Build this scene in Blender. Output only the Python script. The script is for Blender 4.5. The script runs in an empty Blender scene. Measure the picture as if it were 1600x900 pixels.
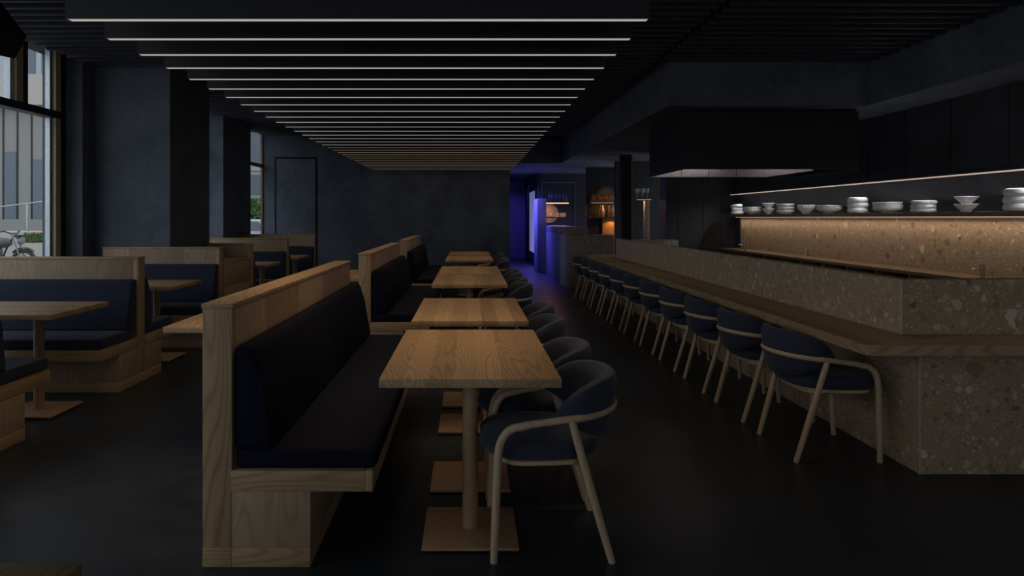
import bpy, bmesh, math, random
from mathutils import Vector, Matrix
random.seed(7)
C = bpy.context.scene.collection
SC = bpy.context.scene
PI = math.pi

# ------------------------------------------------------------------ camera, world, light, exposure
cd = bpy.data.cameras.new('camera'); cam = bpy.data.objects.new('camera', cd); C.objects.link(cam)
cam.location = (0, 0, 1.4); cam.rotation_euler = (PI/2, 0, 0)
cd.sensor_width = 36; cd.lens = 24.0; cd.shift_x = 67/1600; cd.shift_y = -110/1600
cd.clip_start = 0.05; cd.clip_end = 300
SC.camera = cam
vs = SC.view_settings
SC.display_settings.display_device = 'sRGB'
vs.view_transform = 'Standard'; vs.look = 'None'; vs.gamma = 1; vs.exposure = 0; vs.use_curve_mapping = False
STRIP = 0.36         # glow of the light fins' diffusers
FINW = 2.3           # watts of the downward LED row in each fin
SKY = 1.55
world = bpy.data.worlds.new('world'); SC.world = world; world.use_nodes = True
wn = world.node_tree.nodes; wl = world.node_tree.links
bg = wn['Background']
# overcast daylight: slightly blue, a little brighter towards the zenith
tc = wn.new('ShaderNodeTexCoord'); sz = wn.new('ShaderNodeSeparateXYZ'); wl.new(tc.outputs['Generated'], sz.inputs[0])
cr = wn.new('ShaderNodeValToRGB'); wl.new(sz.outputs['Z'], cr.inputs[0])
cr.color_ramp.elements[0].position = 0.0; cr.color_ramp.elements[0].color = (0.68, 0.72, 0.78, 1)
cr.color_ramp.elements[1].position = 0.7; cr.color_ramp.elements[1].color = (0.92, 0.96, 1.0, 1)
wl.new(cr.outputs[0], bg.inputs[0]); bg.inputs[1].default_value = SKY

def lamp(name, kind, loc, energy, color=(1, 1, 1), rot=(0, 0, 0), **kw):
    d = bpy.data.lights.new(name, kind); d.energy = energy; d.color = color
    for k, v in kw.items(): setattr(d, k, v)
    o = bpy.data.objects.new(name, d); C.objects.link(o); o.location = loc; o.rotation_euler = rot
    return o
def portal(loc, rot, sx, sy):
    o = lamp('window_portal', 'AREA', loc, 1, rot=rot, shape='RECTANGLE', size=sx, size_y=sy)
    o.data.cycles.is_portal = True
portal((-4.75, 2.2, 1.7), (0, -PI/2, 0), 2.9, 10.4)      # daylight of the street window
portal((-4.75, 13.7, 1.7), (0, -PI/2, 0), 2.9, 1.4)      # daylight of the far window
portal((-4.75, 10.25, 1.7), (0, -PI/2, 0), 2.9, 2.6)     # daylight of the window behind the column
portal((0.3, -3.35, 1.6), (PI/2, 0, 0), 9.2, 2.9)        # daylight of the shopfront behind
lamp('corridor_light', 'AREA', (1.35, 18.2, 2.58), 100, (0.16, 0.14, 1.0), shape='RECTANGLE', size=0.5, size_y=2.4, spread=math.radians(125))

lamp('corridor_end_fill', 'AREA', (1.4, 22.4, 2.6), 8, (0.14, 0.10, 1.0), shape='RECTANGLE', size=0.4, size_y=0.6, spread=math.radians(150))  # unseen second lamp added to lift the purple on the end wall

# ------------------------------------------------------------------ materials
def newmat(name):
    m = bpy.data.materials.new(name); m.use_nodes = True
    nt = m.node_tree; b = nt.nodes['Principled BSDF']
    return m, nt, b
def N(nt, t, **kw):
    n = nt.nodes.new(t)
    for k, v in kw.items():
        if isinstance(k, str) and hasattr(n, k): setattr(n, k, v)
    return n
def ramp(nt, fac, stops):
    r = nt.nodes.new('ShaderNodeValToRGB'); e = r.color_ramp.elements
    while len(e) < len(stops): e.new(0.5)
    for i, (p, c) in enumerate(stops):
        e[i].position = p; e[i].color = (*c, 1) if len(c) == 3 else c
    nt.links.new(fac, r.inputs[0]); return r.outputs[0]
def mixc(nt, fac, a, b, mode='MIX'):
    m = nt.nodes.new('ShaderNodeMix'); m.data_type = 'RGBA'; m.blend_type = mode
    for v, i in ((fac, 0), (a, 6), (b, 7)):
        if hasattr(v, 'links') or hasattr(v, 'is_linked'): nt.links.new(v, m.inputs[i])
        elif i == 0: m.inputs[0].default_value = v
        else: m.inputs[i].default_value = (*v, 1)
    return m.outputs[2]
def math_(nt, op, a, b=None):
    m = nt.nodes.new('ShaderNodeMath'); m.operation = op
    for i, v in enumerate((a, b)):
        if v is None: continue
        if hasattr(v, 'is_linked'): nt.links.new(v, m.inputs[i])
        else: m.inputs[i].default_value = v
    return m.outputs[0]
def coords(nt, scale=(1, 1, 1), rnd=0.0):
    t = nt.nodes.new('ShaderNodeTexCoord'); out = t.outputs['Object']
    if rnd:
        oi = nt.nodes.new('ShaderNodeObjectInfo')
        s = nt.nodes.new('ShaderNodeVectorMath'); s.operation = 'SCALE'
        cv = nt.nodes.new('ShaderNodeCombineXYZ')
        for i in range(3): nt.links.new(oi.outputs['Random'], cv.inputs[i])
        nt.links.new(cv.outputs[0], s.inputs[0]); s.inputs['Scale'].default_value = rnd
        a = nt.nodes.new('ShaderNodeVectorMath'); a.operation = 'ADD'
        nt.links.new(out, a.inputs[0]); nt.links.new(s.outputs[0], a.inputs[1]); out = a.outputs[0]
    mp = nt.nodes.new('ShaderNodeMapping'); mp.inputs['Scale'].default_value = scale
    nt.links.new(out, mp.inputs[0]); return mp.outputs[0]
def noise(nt, vec, scale, detail=3, rough=0.5, dist=0.0):
    n = nt.nodes.new('ShaderNodeTexNoise'); n.inputs['Scale'].default_value = scale
    n.inputs['Detail'].default_value = detail; n.inputs['Roughness'].default_value = rough
    n.inputs['Distortion'].default_value = dist
    nt.links.new(vec, n.inputs['Vector']); return n.outputs[0]
def bump(nt, b, h, s=0.2, d=0.01):
    bp = nt.nodes.new('ShaderNodeBump'); bp.inputs['Strength'].default_value = s; bp.inputs['Distance'].default_value = d
    nt.links.new(h, bp.inputs['Height']); nt.links.new(bp.outputs[0], b.inputs['Normal'])

def plain(name, col, rough=0.5, metal=0.0, spec=0.5, emit=None, es=0):
    m, nt, b = newmat(name)
    b.inputs['Base Color'].default_value = (*col, 1); b.inputs['Roughness'].default_value = rough
    b.inputs['Metallic'].default_value = metal; b.inputs['Specular IOR Level'].default_value = spec
    v = coords(nt, (1, 1, 1)); n = noise(nt, v, 30, 2)
    nt.links.new(ramp(nt, n, [(0.3, tuple(c*0.9 for c in col)), (0.7, tuple(min(1, c*1.08) for c in col))]), b.inputs['Base Color'])
    if emit:
        b.inputs['Emission Color'].default_value = (*emit, 1); b.inputs['Emission Strength'].default_value = es
    return m

WOODC = [(0.44, 0.30, 0.165), (0.50, 0.35, 0.20), (0.34, 0.215, 0.11)]
def wood(name, axis, boards=None, bw=0.095, tone=1.0, rough=0.42, cols=WOODC, ringscale=7.0):
    """ash: grain along axis, optional staves laid side by side across the axis 'boards'"""
    m, nt, b = newmat(name)
    ai = 'xyz'.index(axis); L = nt.links
    sc = [1.0, 1.0, 1.0]; sc[ai] = 0.13
    v = coords(nt, (1, 1, 1), rnd=11.0)
    tonef = None
    if boards:
        sx = nt.nodes.new('ShaderNodeSeparateXYZ'); L.new(v, sx.inputs[0])
        bi = math_(nt, 'FLOOR', math_(nt, 'DIVIDE', sx.outputs['xyz'.index(boards)], bw))
        w = nt.nodes.new('ShaderNodeTexWhiteNoise'); w.noise_dimensions = '1D'; L.new(bi, w.inputs['W'])
        tonef = w.outputs['Value']
        sh = nt.nodes.new('ShaderNodeVectorMath'); sh.operation = 'SCALE'; L.new(w.outputs['Color'], sh.inputs[0]); sh.inputs['Scale'].default_value = 6.0
        ad = nt.nodes.new('ShaderNodeVectorMath'); ad.operation = 'ADD'; L.new(v, ad.inputs[0]); L.new(sh.outputs[0], ad.inputs[1]); v = ad.outputs[0]
    mp = nt.nodes.new('ShaderNodeMapping'); mp.inputs['Scale'].default_value = sc; L.new(v, mp.inputs[0]); g = mp.outputs[0]
    n1 = noise(nt, g, ringscale*0.8, 1.0, 0.35, 0.3)
    rings = math_(nt, 'SINE', math_(nt, 'MULTIPLY', n1, 150.0))
    r01 = math_(nt, 'MULTIPLY', math_(nt, 'ADD', rings, 1.0), 0.5)
    sc2 = [140.0]*3; sc2[ai] = 4.0
    mp2 = nt.nodes.new('ShaderNodeMapping'); mp2.inputs['Scale'].default_value = sc2; L.new(v, mp2.inputs[0])
    fib = noise(nt, mp2.outputs[0], 1.0, 2)
    c = mixc(nt, math_(nt, 'POWER', r01, 3.5), tuple(x*tone for x in cols[1]), tuple(x*tone*0.98 for x in cols[2]))
    c = mixc(nt, math_(nt, 'MULTIPLY', fib, 0.5), c, tuple(x*tone for x in cols[0]))
    if tonef is not None:
        c = mixc(nt, 0.75, c, ramp(nt, tonef, [(0.0, (0.62, 0.58, 0.54)), (0.5, (0.86, 0.84, 0.82)), (1.0, (1.05, 1.05, 1.05))]), 'MULTIPLY')
    L.new(c, b.inputs['Base Color']); b.inputs['Roughness'].default_value = rough; b.inputs['Specular IOR Level'].default_value = 0.28
    bump(nt, b, fib, 0.08, 0.002)
    return m
def fabric(name, col, sheen=0.15, spec=0.3):
    m, nt, b = newmat(name)
    v = coords(nt, (1, 1, 1), rnd=5.0)
    n = noise(nt, v, 420, 2); n2 = noise(nt, v, 5, 3)
    c = mixc(nt, n, tuple(x*0.75 for x in col), tuple(x*1.25 for x in col))
    c = mixc(nt, math_(nt, 'MULTIPLY', n2, 0.5), c, tuple(x*0.8 for x in col))
    nt.links.new(c, b.inputs['Base Color']); b.inputs['Roughness'].default_value = 0.82
    b.inputs['Specular IOR Level'].default_value = spec
    b.inputs['Sheen Weight'].default_value = sheen; b.inputs['Sheen Roughness'].default_value = 0.5
    bump(nt, b, n, 0.12, 0.002)
    return m
def plaster(name, a, bcol, rough=0.75, sc=1.3):
    m, nt, b = newmat(name)
    v = coords(nt, (1, 1, 1)); n = noise(nt, v, sc, 6, 0.62, 0.4); n2 = noise(nt, v, sc*9, 4, 0.6)
    f = math_(nt, 'ADD', math_(nt, 'MULTIPLY', n, 0.75), math_(nt, 'MULTIPLY', n2, 0.25))
    nt.links.new(ramp(nt, f, [(0.36, a), (0.62, bcol)]), b.inputs['Base Color'])
    b.inputs['Roughness'].default_value = rough; bump(nt, b, n2, 0.12, 0.01)
    return m
def terrazzo(name, base, k=1.0):
    m, nt, b = newmat(name); L = nt.links
    v = coords(nt, (1, 1, 1))
    nv = nt.nodes.new('ShaderNodeTexNoise'); nv.inputs['Scale'].default_value = 16; L.new(v, nv.inputs['Vector'])
    off = nt.nodes.new('ShaderNodeVectorMath'); off.operation = 'SCALE'; L.new(nv.outputs['Color'], off.inputs[0]); off.inputs['Scale'].default_value = 0.055
    va = nt.nodes.new('ShaderNodeVectorMath'); va.operation = 'ADD'; L.new(v, va.inputs[0]); L.new(off.outputs[0], va.inputs[1]); vv = va.outputs[0]
    c = ramp(nt, noise(nt, v, 60, 4, 0.7), [(0.3, tuple(x*0.78 for x in base)), (0.7, tuple(x*1.15 for x in base))])
    pal = [(0.0, (0.13, 0.075, 0.04)), (0.14, (0.22, 0.14, 0.085)), (0.3, (0.33, 0.235, 0.155)), (0.55, (0.40, 0.30, 0.21)), (0.8, (0.50, 0.40, 0.30)), (1.0, (0.62, 0.53, 0.43))]
    for scale, thr, keep in ((90, 0.42, 0.45), (40, 0.42, 0.5), (20, 0.46, 0.55), (11, 0.44, 0.74), (6.5, 0.34, 0.87)):
        vo = nt.nodes.new('ShaderNodeTexVoronoi'); vo.inputs['Scale'].default_value = scale; vo.inputs['Randomness'].default_value = 1.0
        L.new(vv, vo.inputs['Vector'])
        sp = nt.nodes.new('ShaderNodeSeparateColor'); L.new(vo.outputs['Color'], sp.inputs[0])
        t = math_(nt, 'MULTIPLY', math_(nt, 'ADD', math_(nt, 'MULTIPLY', sp.outputs[2], 0.7), 0.45), thr)
        inside = math_(nt, 'LESS_THAN', vo.outputs['Distance'], t)
        has = math_(nt, 'GREATER_THAN', sp.outputs[1], keep)
        c = mixc(nt, math_(nt, 'MULTIPLY', math_(nt, 'MULTIPLY', inside, has), 0.8), c, ramp(nt, sp.outputs[0], [(p, tuple(x*k for x in q)) for p, q in pal]))
    L.new(c, b.inputs['Base Color']); b.inputs['Roughness'].default_value = 0.42
    return m
def concrete(name):
    m, nt, b = newmat(name); L = nt.links
    v = coords(nt, (1, 1, 1)); n = noise(nt, v, 0.9, 6, 0.65, 0.5); n2 = noise(nt, v, 45, 3, 0.7); n3 = noise(nt, v, 5, 5, 0.7)
    f = math_(nt, 'ADD', math_(nt, 'MULTIPLY', n, 0.6), math_(nt, 'MULTIPLY', n3, 0.3)); f = math_(nt, 'ADD', f, math_(nt, 'MULTIPLY', n2, 0.1))
    L.new(ramp(nt, f, [(0.3, (0.0165, 0.021, 0.027)), (0.7, (0.035, 0.043, 0.054))]), b.inputs['Base Color'])
    L.new(ramp(nt, n3, [(0.3, (0.30,)*3), (0.7, (0.46,)*3)]), b.inputs['Roughness'])
    b.inputs['Specular IOR Level'].default_value = 0.28
    bump(nt, b, n2, 0.05, 0.004)
    return m
def emis(name, col, s):
    m, nt, b = newmat(name)
    b.inputs['Base Color'].default_value = (0.8, 0.8, 0.8, 1); b.inputs['Emission Color'].default_value = (*col, 1)
    b.inputs['Emission Strength'].default_value = s; return m
def glass(name, tint=(0.93, 0.95, 0.96)):
    m = bpy.data.materials.new(name); m.use_nodes = True; nt = m.node_tree
    nt.nodes.remove(nt.nodes['Principled BSDF']); out = nt.nodes['Material Output']
    t = nt.nodes.new('ShaderNodeBsdfTransparent'); t.inputs[0].default_value = (*tint, 1)
    g = nt.nodes.new('ShaderNodeBsdfGlossy'); g.inputs['Roughness'].default_value = 0.02
    lw = nt.nodes.new('ShaderNodeLayerWeight'); lw.inputs[0].default_value = 0.5
    fr = nt.nodes.new('ShaderNodeMath'); fr.operation = 'MULTIPLY_ADD'; fr.inputs[1].default_value = 0.35; fr.inputs[2].default_value = 0.02
    pw = nt.nodes.new('ShaderNodeMath'); pw.operation = 'POWER'; pw.inputs[1].default_value = 5.0
    nt.links.new(lw.outputs['Facing'], pw.inputs[0]); nt.links.new(pw.outputs[0], fr.inputs[0])
    mx = nt.nodes.new('ShaderNodeMixShader'); nt.links.new(fr.outputs[0], mx.inputs[0])
    nt.links.new(t.outputs[0], mx.inputs[1]); nt.links.new(g.outputs[0], mx.inputs[2]); nt.links.new(mx.outputs[0], out.inputs[0])
    return m
def clear(name, col):
    m, nt, b = newmat(name); b.inputs['Base Color'].default_value = (*col, 1); b.inputs['Transmission Weight'].default_value = 0.85
    b.inputs['Roughness'].default_value = 0.05; b.inputs['IOR'].default_value = 1.3; return m

M = {}
M['wx'] = wood('ash_grain_x', 'x', tone=0.8); M['wy'] = wood('ash_grain_y', 'y', tone=0.85); M['wz'] = wood('ash_grain_z', 'z', ringscale=5.5, tone=0.8)
M['pz_y'] = wood('ash_panel_y', 'z', 'y', 0.62, cols=[(0.36, 0.265, 0.175), (0.40, 0.30, 0.205), (0.32, 0.225, 0.14)])
M['top_y'] = wood('ash_staves_y', 'y', 'x', 0.10); M['counter_y'] = wood('oak_counter_y', 'y', 'x', 0.14, tone=0.95, rough=0.5)
M['counter_x'] = wood('oak_counter_x', 'x', tone=0.95, rough=0.5)
M['leg'] = wood('ash_chair', 'z', cols=[(0.46, 0.33, 0.21), (0.52, 0.385, 0.25), (0.45, 0.32, 0.20)], rough=0.45, ringscale=3.5)
M['dwood'] = wood('dark_wood', 'y', tone=0.45)
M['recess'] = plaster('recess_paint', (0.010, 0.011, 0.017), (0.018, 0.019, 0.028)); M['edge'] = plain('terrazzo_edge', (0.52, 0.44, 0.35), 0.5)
M['tan'] = plain('tan_powder_coat', (0.34, 0.215, 0.125), 0.5)
M['navy'] = fabric('navy_wool', (0.032, 0.039, 0.062), 0.12, 0.2); M['bench'] = fabric('bench_fabric', (0.0065, 0.0085, 0.020), 0.0, 0.12); M['booth'] = fabric('booth_fabric', (0.026, 0.032, 0.058), 0.08, 0.15)
M['plaster'] = plaster('navy_plaster', (0.058, 0.072, 0.102), (0.118, 0.142, 0.185))
M['plaster_d'] = plaster('dark_plaster', (0.03, 0.036, 0.048), (0.05, 0.06, 0.08))
M['slat'] = plain('black_slat', (0.045, 0.05, 0.075), 0.6)
M['black'] = plain('black_metal', (0.012, 0.012, 0.014), 0.5); M['gap'] = plain('matt_black', (0.006, 0.006, 0.007), 0.9)
M['panel'] = plaster('dark_panel', (0.028, 0.031, 0.037), (0.048, 0.052, 0.06), 0.5, 3.0)
M['terr'] = terrazzo('terrazzo', (0.42, 0.305, 0.20), 1.25); M['terr_d'] = terrazzo('terrazzo_grey', (0.22, 0.18, 0.14), 0.75)
M['floor'] = concrete('polished_concrete')
M['strip'] = emis('warm_strip', (1.0, 0.93, 0.86), STRIP); M['strip_dim'] = emis('dimmed_strip', (1.0, 0.75, 0.55), STRIP*0.75)
M['shelfled'] = emis('shelf_led', (1.0, 0.72, 0.55), 0.42)
M['oled'] = emis('orange_led', (1.0, 0.42, 0.10), 9.0)
M['steel'] = plain('brushed_steel', (0.55, 0.53, 0.54), 0.28, 1.0)
M['chrome'] = plain('tap_steel', (0.5, 0.46, 0.42), 0.2, 1.0)
M['ceramic'] = plain('white_ceramic', (0.78, 0.80, 0.83), 0.35)
M['bronze'] = plain('bronze_frame', (0.50, 0.46, 0.29), 0.45, 0.0); M['alu'] = plain('aluminium_edge', (0.6, 0.65, 0.72), 0.35, 0.4)
M['glass'] = glass('window_glass'); M['tint'] = glass('tinted_glass', (0.62, 0.62, 0.62)); M['curtain'] = plain('blue_panel', (0.34, 0.33, 0.44), 0.6, spec=0.2)
M['lit'] = emis('lit_flutes', (0.45, 0.50, 1.0), 0.26)
M['bottle'] = clear('amber_glass', (0.75, 0.42, 0.16)); M['gl'] = clear('clear_glass', (0.9, 0.9, 0.95)); M['blueb'] = plain('dark_bottle', (0.05, 0.06, 0.12), 0.15)
M['paper'] = plain('bottle_paper', (0.6, 0.5, 0.36), 0.7)
M['honey'] = wood('honey_panel', 'z', tone=0.9, cols=[(0.46, 0.27, 0.11), (0.52, 0.31, 0.13), (0.40, 0.22, 0.09)])
M['oc'] = plain('outdoor_concrete', (0.27, 0.27, 0.265), 0.8); M['owhite'] = plain('outdoor_render', (0.43, 0.41, 0.375), 0.8)
M['granite'] = plaster('granite', (0.20, 0.21, 0.23), (0.50, 0.51, 0.54), 0.7, 9.0)
M['facade'] = plain('facade_glass', (0.15, 0.18, 0.22), 0.6, spec=0.2); M['asph'] = plain('pavement', (0.28, 0.28, 0.27), 0.9)
M['facade_w'] = plain('facade_bar', (0.36, 0.39, 0.43), 0.6); M['leaf'] = plain('leaf_green', (0.06, 0.14, 0.035), 0.6); M['pink'] = plain('petal', (0.6, 0.25, 0.22), 0.6)
M['rubber'] = plain('tyre_rubber', (0.03, 0.03, 0.032), 0.7); M['mcgrey'] = plain('motorcycle_grey', (0.07, 0.073, 0.078), 0.35); M['dsteel'] = plain('dull_steel', (0.22, 0.225, 0.24), 0.45, 0.6); M['carw'] = plain('car_white', (0.5, 0.51, 0.52), 0.3)

# ------------------------------------------------------------------ mesh builder
class MB:
    def __init__(s): s.bm = bmesh.new()
    def box(s, x0, x1, y0, y1, z0, z1, bev=0.0, seg=2, rot=None, ctr=None):
        r = bmesh.ops.create_cube(s.bm, size=1.0); vv = r['verts']
        sx, sy, sz = x1-x0, y1-y0, z1-z0; c = Vector(((x0+x1)/2, (y0+y1)/2, (z0+z1)/2))
        for v in vv: v.co = Vector((v.co.x*sx, v.co.y*sy, v.co.z*sz)) + c
        if bev > 0:
            ed = list({e for v in vv for e in v.link_edges})
            r2 = bmesh.ops.bevel(s.bm, geom=ed, offset=min(bev, min(sx, sy, sz)*0.49), segments=seg, affect='EDGES', profile=0.5)
            vv = list({v for v in r2['verts']} | {v for v in vv if v.is_valid})
        if rot is not None:
            cc = Vector(ctr) if ctr is not None else c
            for v in vv: v.co = rot @ (v.co - cc) + cc
        return s
    def prism(s, poly, axis, a, b, bev=0.0, seg=3):
        """polygon in the plane across axis ('y': (x,z); 'x': (y,z); 'z': (x,y)), extruded a..b"""
        def P(p, t):
            return {'y': (p[0], t, p[1]), 'x': (t, p[0], p[1]), 'z': (p[0], p[1], t)}[axis]
        n = len(poly); v0 = [s.bm.verts.new(P(p, a)) for p in poly]; v1 = [s.bm.verts.new(P(p, b)) for p in poly]
        fs = [s.bm.faces.new(v0), s.bm.faces.new(v1[::-1])]
        for i in range(n): fs.append(s.bm.faces.new((v0[(i+1) % n], v0[i], v1[i], v1[(i+1) % n])))
        if bev > 0:
            ed = list({e for f in fs for e in f.edges})
            bmesh.ops.bevel(s.bm, geom=ed, offset=bev, segments=seg, affect='EDGES', profile=0.5)
        return s
    def loft(s, rings, cap=True, closed=True):
        R = [[s.bm.verts.new(p) for p in r] for r in rings]; n = len(R[0])
        for a, b in zip(R, R[1:]):
            for i in range(n if closed else n-1):
                j = (i+1) % n
                s.bm.faces.new((a[i], a[j], b[j], b[i]))
        if cap:
            s.bm.faces.new(R[0][::-1]); s.bm.faces.new(R[-1])
        return s
    def tube(s, pts, r, seg=12, cap=True):
        pts = [Vector(p) for p in pts]; n = len(pts)
        rr = r if isinstance(r, (list, tuple)) else [r]*n
        up = None; rings = []
        for i, p in enumerate(pts):
            t = (pts[min(i+1, n-1)] - pts[max(i-1, 0)]).normalized()
            if up is None:
                a = Vector((0, 0, 1)) if abs(t.z) < 0.9 else Vector((1, 0, 0))
                up = (a - t*a.dot(t)).normalized()
            else: up = (up - t*up.dot(t)).normalized()
            sd = t.cross(up)
            rings.append([p + (up*math.cos(2*PI*k/seg) + sd*math.sin(2*PI*k/seg))*rr[i] for k in range(seg)])
        return s.loft(rings, cap)
    def lathe(s, prof, seg=28, c=(0, 0, 0), fn=None):
        rings = []
        for (r, z) in prof:
            ring = []
            for k in range(seg):
                a = 2*PI*k/seg; q = r*(fn(a, z) if fn else 1.0)
                ring.append((c[0]+q*math.cos(a), c[1]+q*math.sin(a), c[2]+z))
            rings.append(ring)
        return s.loft(rings, True)
    def torus(s, c, R, r, axis='y', seg=40, s2=10):
        rings = []
        for k in range(seg):
            a = 2*PI*k/seg; ring = []
            for j in range(s2):
                b = 2*PI*j/s2; q = R + r*math.cos(b); h = r*math.sin(b)
                p = {'y': (q*math.cos(a), h, q*math.sin(a)), 'z': (q*math.cos(a), q*math.sin(a), h)}[axis]
                ring.append(Vector(p)+Vector(c))
            rings.append(ring)
        rings.append(rings[0]); s.loft(rings, False); bmesh.ops.remove_doubles(s.bm, verts=s.bm.verts, dist=1e-5); return s
    def build(s, name, mat, parent=None, loc=None, smooth=True):
        bmesh.ops.recalc_face_normals(s.bm, faces=s.bm.faces)
        me = bpy.data.meshes.new(name)
        if smooth:
            for f in s.bm.faces: f.smooth = True
            for e in s.bm.edges:
                if len(e.link_faces) == 2 and e.calc_face_angle(0) > 0.6: e.smooth = False
        s.bm.to_mesh(me); s.bm.free()
        o = bpy.data.objects.new(name, me); C.objects.link(o)
        me.materials.append(mat)
        if parent: o.parent = parent
        if loc: o.location = loc
        return o
def tag(o, label, cat, group=None):
    o['label'] = label; o['category'] = cat
    if group: o['group'] = group
    return o
def thing(name, label, cat, loc=(0, 0, 0), rz=0, group=None):
    o = bpy.data.objects.new(name, None); C.objects.link(o); o.location = loc; o.rotation_euler = (0, 0, rz)
    o.empty_display_size = 0.1
    return tag(o, label, cat, group)
def struct(name, mb, mat, parent=None, **kw):
    o = mb.build(name, mat, parent, **kw)
    if parent is None: o['kind'] = 'structure'
    return o
def dup(root, loc, rz=None, label=None):
    r = root.copy(); C.objects.link(r); r.location = loc
    if rz is not None: r.rotation_euler = (0, 0, rz)
    if label: r['label'] = label
    for ch in list(root.children):
        c = ch.copy(); C.objects.link(c); c.parent = r
        for g in ch.children:
            d = g.copy(); C.objects.link(d); d.parent = c
    return r
ORD = ['', 'first', 'second', 'third', 'fourth', 'fifth', 'sixth', 'seventh', 'eighth', 'ninth', 'tenth', 'eleventh', 'twelfth', 'thirteenth', 'fourteenth', 'fifteenth', 'sixteenth', 'seventeenth', 'eighteenth', 'nineteenth', 'twentieth', 'twenty-first', 'twenty-second', 'twenty-third', 'twenty-fourth', 'twenty-fifth', 'twenty-sixth', 'twenty-seventh', 'twenty-eighth', 'twenty-ninth', 'thirtieth']

# ------------------------------------------------------------------ the setting
GX = -4.38           # plane of the street glazing
YB = 14.4            # far wall
XW = 5.02            # kitchen wall
ZS = 3.1             # underside of the dark slats
struct('floor', MB().box(-4.7, 5.3, -3.3, 24.0, -0.1, 0.0), M['floor'], smooth=False)
struct('ceiling', MB().box(-4.7, 5.3, -3.3, 24.0, 3.34, 3.45), M['gap'], smooth=False)
for nm, xa, xb, ya in (('ceiling_slats', -4.28, 2.02, 0.2), ('ceiling_slats_right', 2.09, 5.0, 0.28)):
    mb = MB(); y = ya
    while y < YB-0.1:
        if not (nm == 'ceiling_slats_right' and y > 7.4):
            xa2, xb2 = xa, xb
            if 7.5 < y < 7.75: xa2 = -4.2
            if 7.70 < y < 9.0: xa2 = -3.38
            elif 11.5 < y < 13.1: xa2 = -4.1
            mb.box(xa2, xb2, y, y+0.045, ZS, ZS+0.13)
        y += 0.172
    struct(nm, mb, M['slat'], smooth=False)
struct('wall_back', MB().box(-4.36, 0.86, YB, YB+0.15, 0, 3.34), M['plaster'], smooth=False)
struct('wall_front', MB().box(-4.7, 5.3, -3.3, -3.15, 0, 0.25).box(-4.7, 5.3, -3.3, -3.15, 3.05, 3.34).box(-4.7, -4.3, -3.3, -3.15, 0.25, 3.05).box(4.9, 5.3, -3.3, -3.15, 0.25, 3.05), M['plaster_d'], smooth=False)
w3 = bpy.data.objects.new('window_3', None); C.objects.link(w3); w3['kind'] = 'structure'
MB().box(-4.3, 4.9, -3.25, -3.23, 0.25, 3.05).build('pane', M['tint'], w3, smooth=False)
mb = MB()
for x in (-4.3, -2.0, 0.3, 2.6, 4.84): mb.box(x, x+0.06, -3.28, -3.18, 0.25, 3.05)
mb.build('window_frame', M['black'], w3, smooth=False)
struct('wall_right', MB().box(XW, XW+0.2, -3.3, 13.3, 0, 3.34), M['panel'], smooth=False)
mb = MB()
for y in [2.6+0.75*i for i in range(13)]: mb.box(XW-0.004, XW, y, y+0.006, 1.9, 2.64)
struct('trim_1', mb, M['gap'], smooth=False)
# left: pilasters and the big column
struct('column_1', MB().box(-4.7, -4.26, 7.52, 7.80, 0, 3.34), M['plaster'], smooth=False)
struct('column_2', MB().box(-4.7, -3.41, 7.78, 8.96, 0, 3.34), M['plaster'], smooth=False)
struct('column_3', MB().box(-4.7, -4.16, 11.55, 13.0, 0, 3.34), M['plaster'], smooth=False)
struct('wall_left', MB().box(-4.7, -4.4, 8.96, 11.55, 0, 0.28).box(-4.7, -4.4, 8.96, 11.55, 3.2, 3.34).box(-4.7, -4.4, -3.3, 7.52, 0, 0.28).box(-4.7, -4.4, 13.0, YB, 0, 0.28).box(-4.7, -4.4, -3.3, 7.52, 3.2, 3.34).box(-4.7, -4.4, 13.0, YB, 3.2, 3.34), M['plaster_d'], smooth=False)
def window(name, y0, y1, ztr, mull, black_m):
    w = bpy.data.objects.new(name, None); C.objects.link(w); w['kind'] = 'structure'
    MB().box(GX-0.09, GX-0.08, y0, y1, 0.28, 3.2).build('pane', M['glass'], w, smooth=False)
    mb = MB()
    for y in mull: mb.box(GX-0.14, GX-0.035, y, y+0.10, ztr, 3.2)
    mb.box(GX-0.12, GX-0.04, y1-0.06, y1+0.03, 0.28, 3.2)
    mb.build('mullion', M['bronze'] if black_m else M['dwood'], w, smooth=False)
    mb = MB()
    for y in mull: mb.box(GX-0.13, GX-0.065, y-0.05, y, ztr, 3.2)
    mb.box(GX-0.13, GX-0.08, y1-0.10, y1-0.06, 0.28, 3.2)
    mb.build('mullion_edge', M['alu'], w, smooth=False)
    mb = MB()
    mb.box(GX-0.16, GX-0.03, y0, y1+0.07, ztr-0.075, ztr).box(GX-0.16, GX-0.03, y0, y1, 0.24, 0.30)
    for y in mull: mb.box(GX-0.09, GX-0.045, y+0.10, y+0.19, ztr, 3.2)
    mb.box(GX-0.16, GX-0.05, y1+0.03, y1+0.14, 0.28, 3.2)
    mb.build('transom', M['black'] if black_m else M['dwood'], w, smooth=False)
    return w
window('window_1', -3.15, 7.36, 2.54, (-1.0, 1.55, 4.1, 6.66), True)
def side_window(name, y0, y1, ztr, px):
    w = bpy.data.objects.new(name, None); C.objects.link(w); w['kind'] = 'structure'
    MB().box(px-0.01, px, y0, y1, 0.28, 3.2).build('pane', M['glass'], w, smooth=False)
    MB().box(px-0.04, px+0.005, y0, y0+0.03, 0.28, 3.2).box(px-0.03, px+0.012, y1-0.03, y1, 0.28, 3.2).box(px-0.04, px+0.01, y0, y1, ztr-0.07, ztr).box(px-0.04, px+0.01, y0, y1, 0.24, 0.30).build('window_frame', M['dwood'], w, smooth=False)
side_window('window_2', 13.0, 14.40, 2.52, -4.36)
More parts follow.
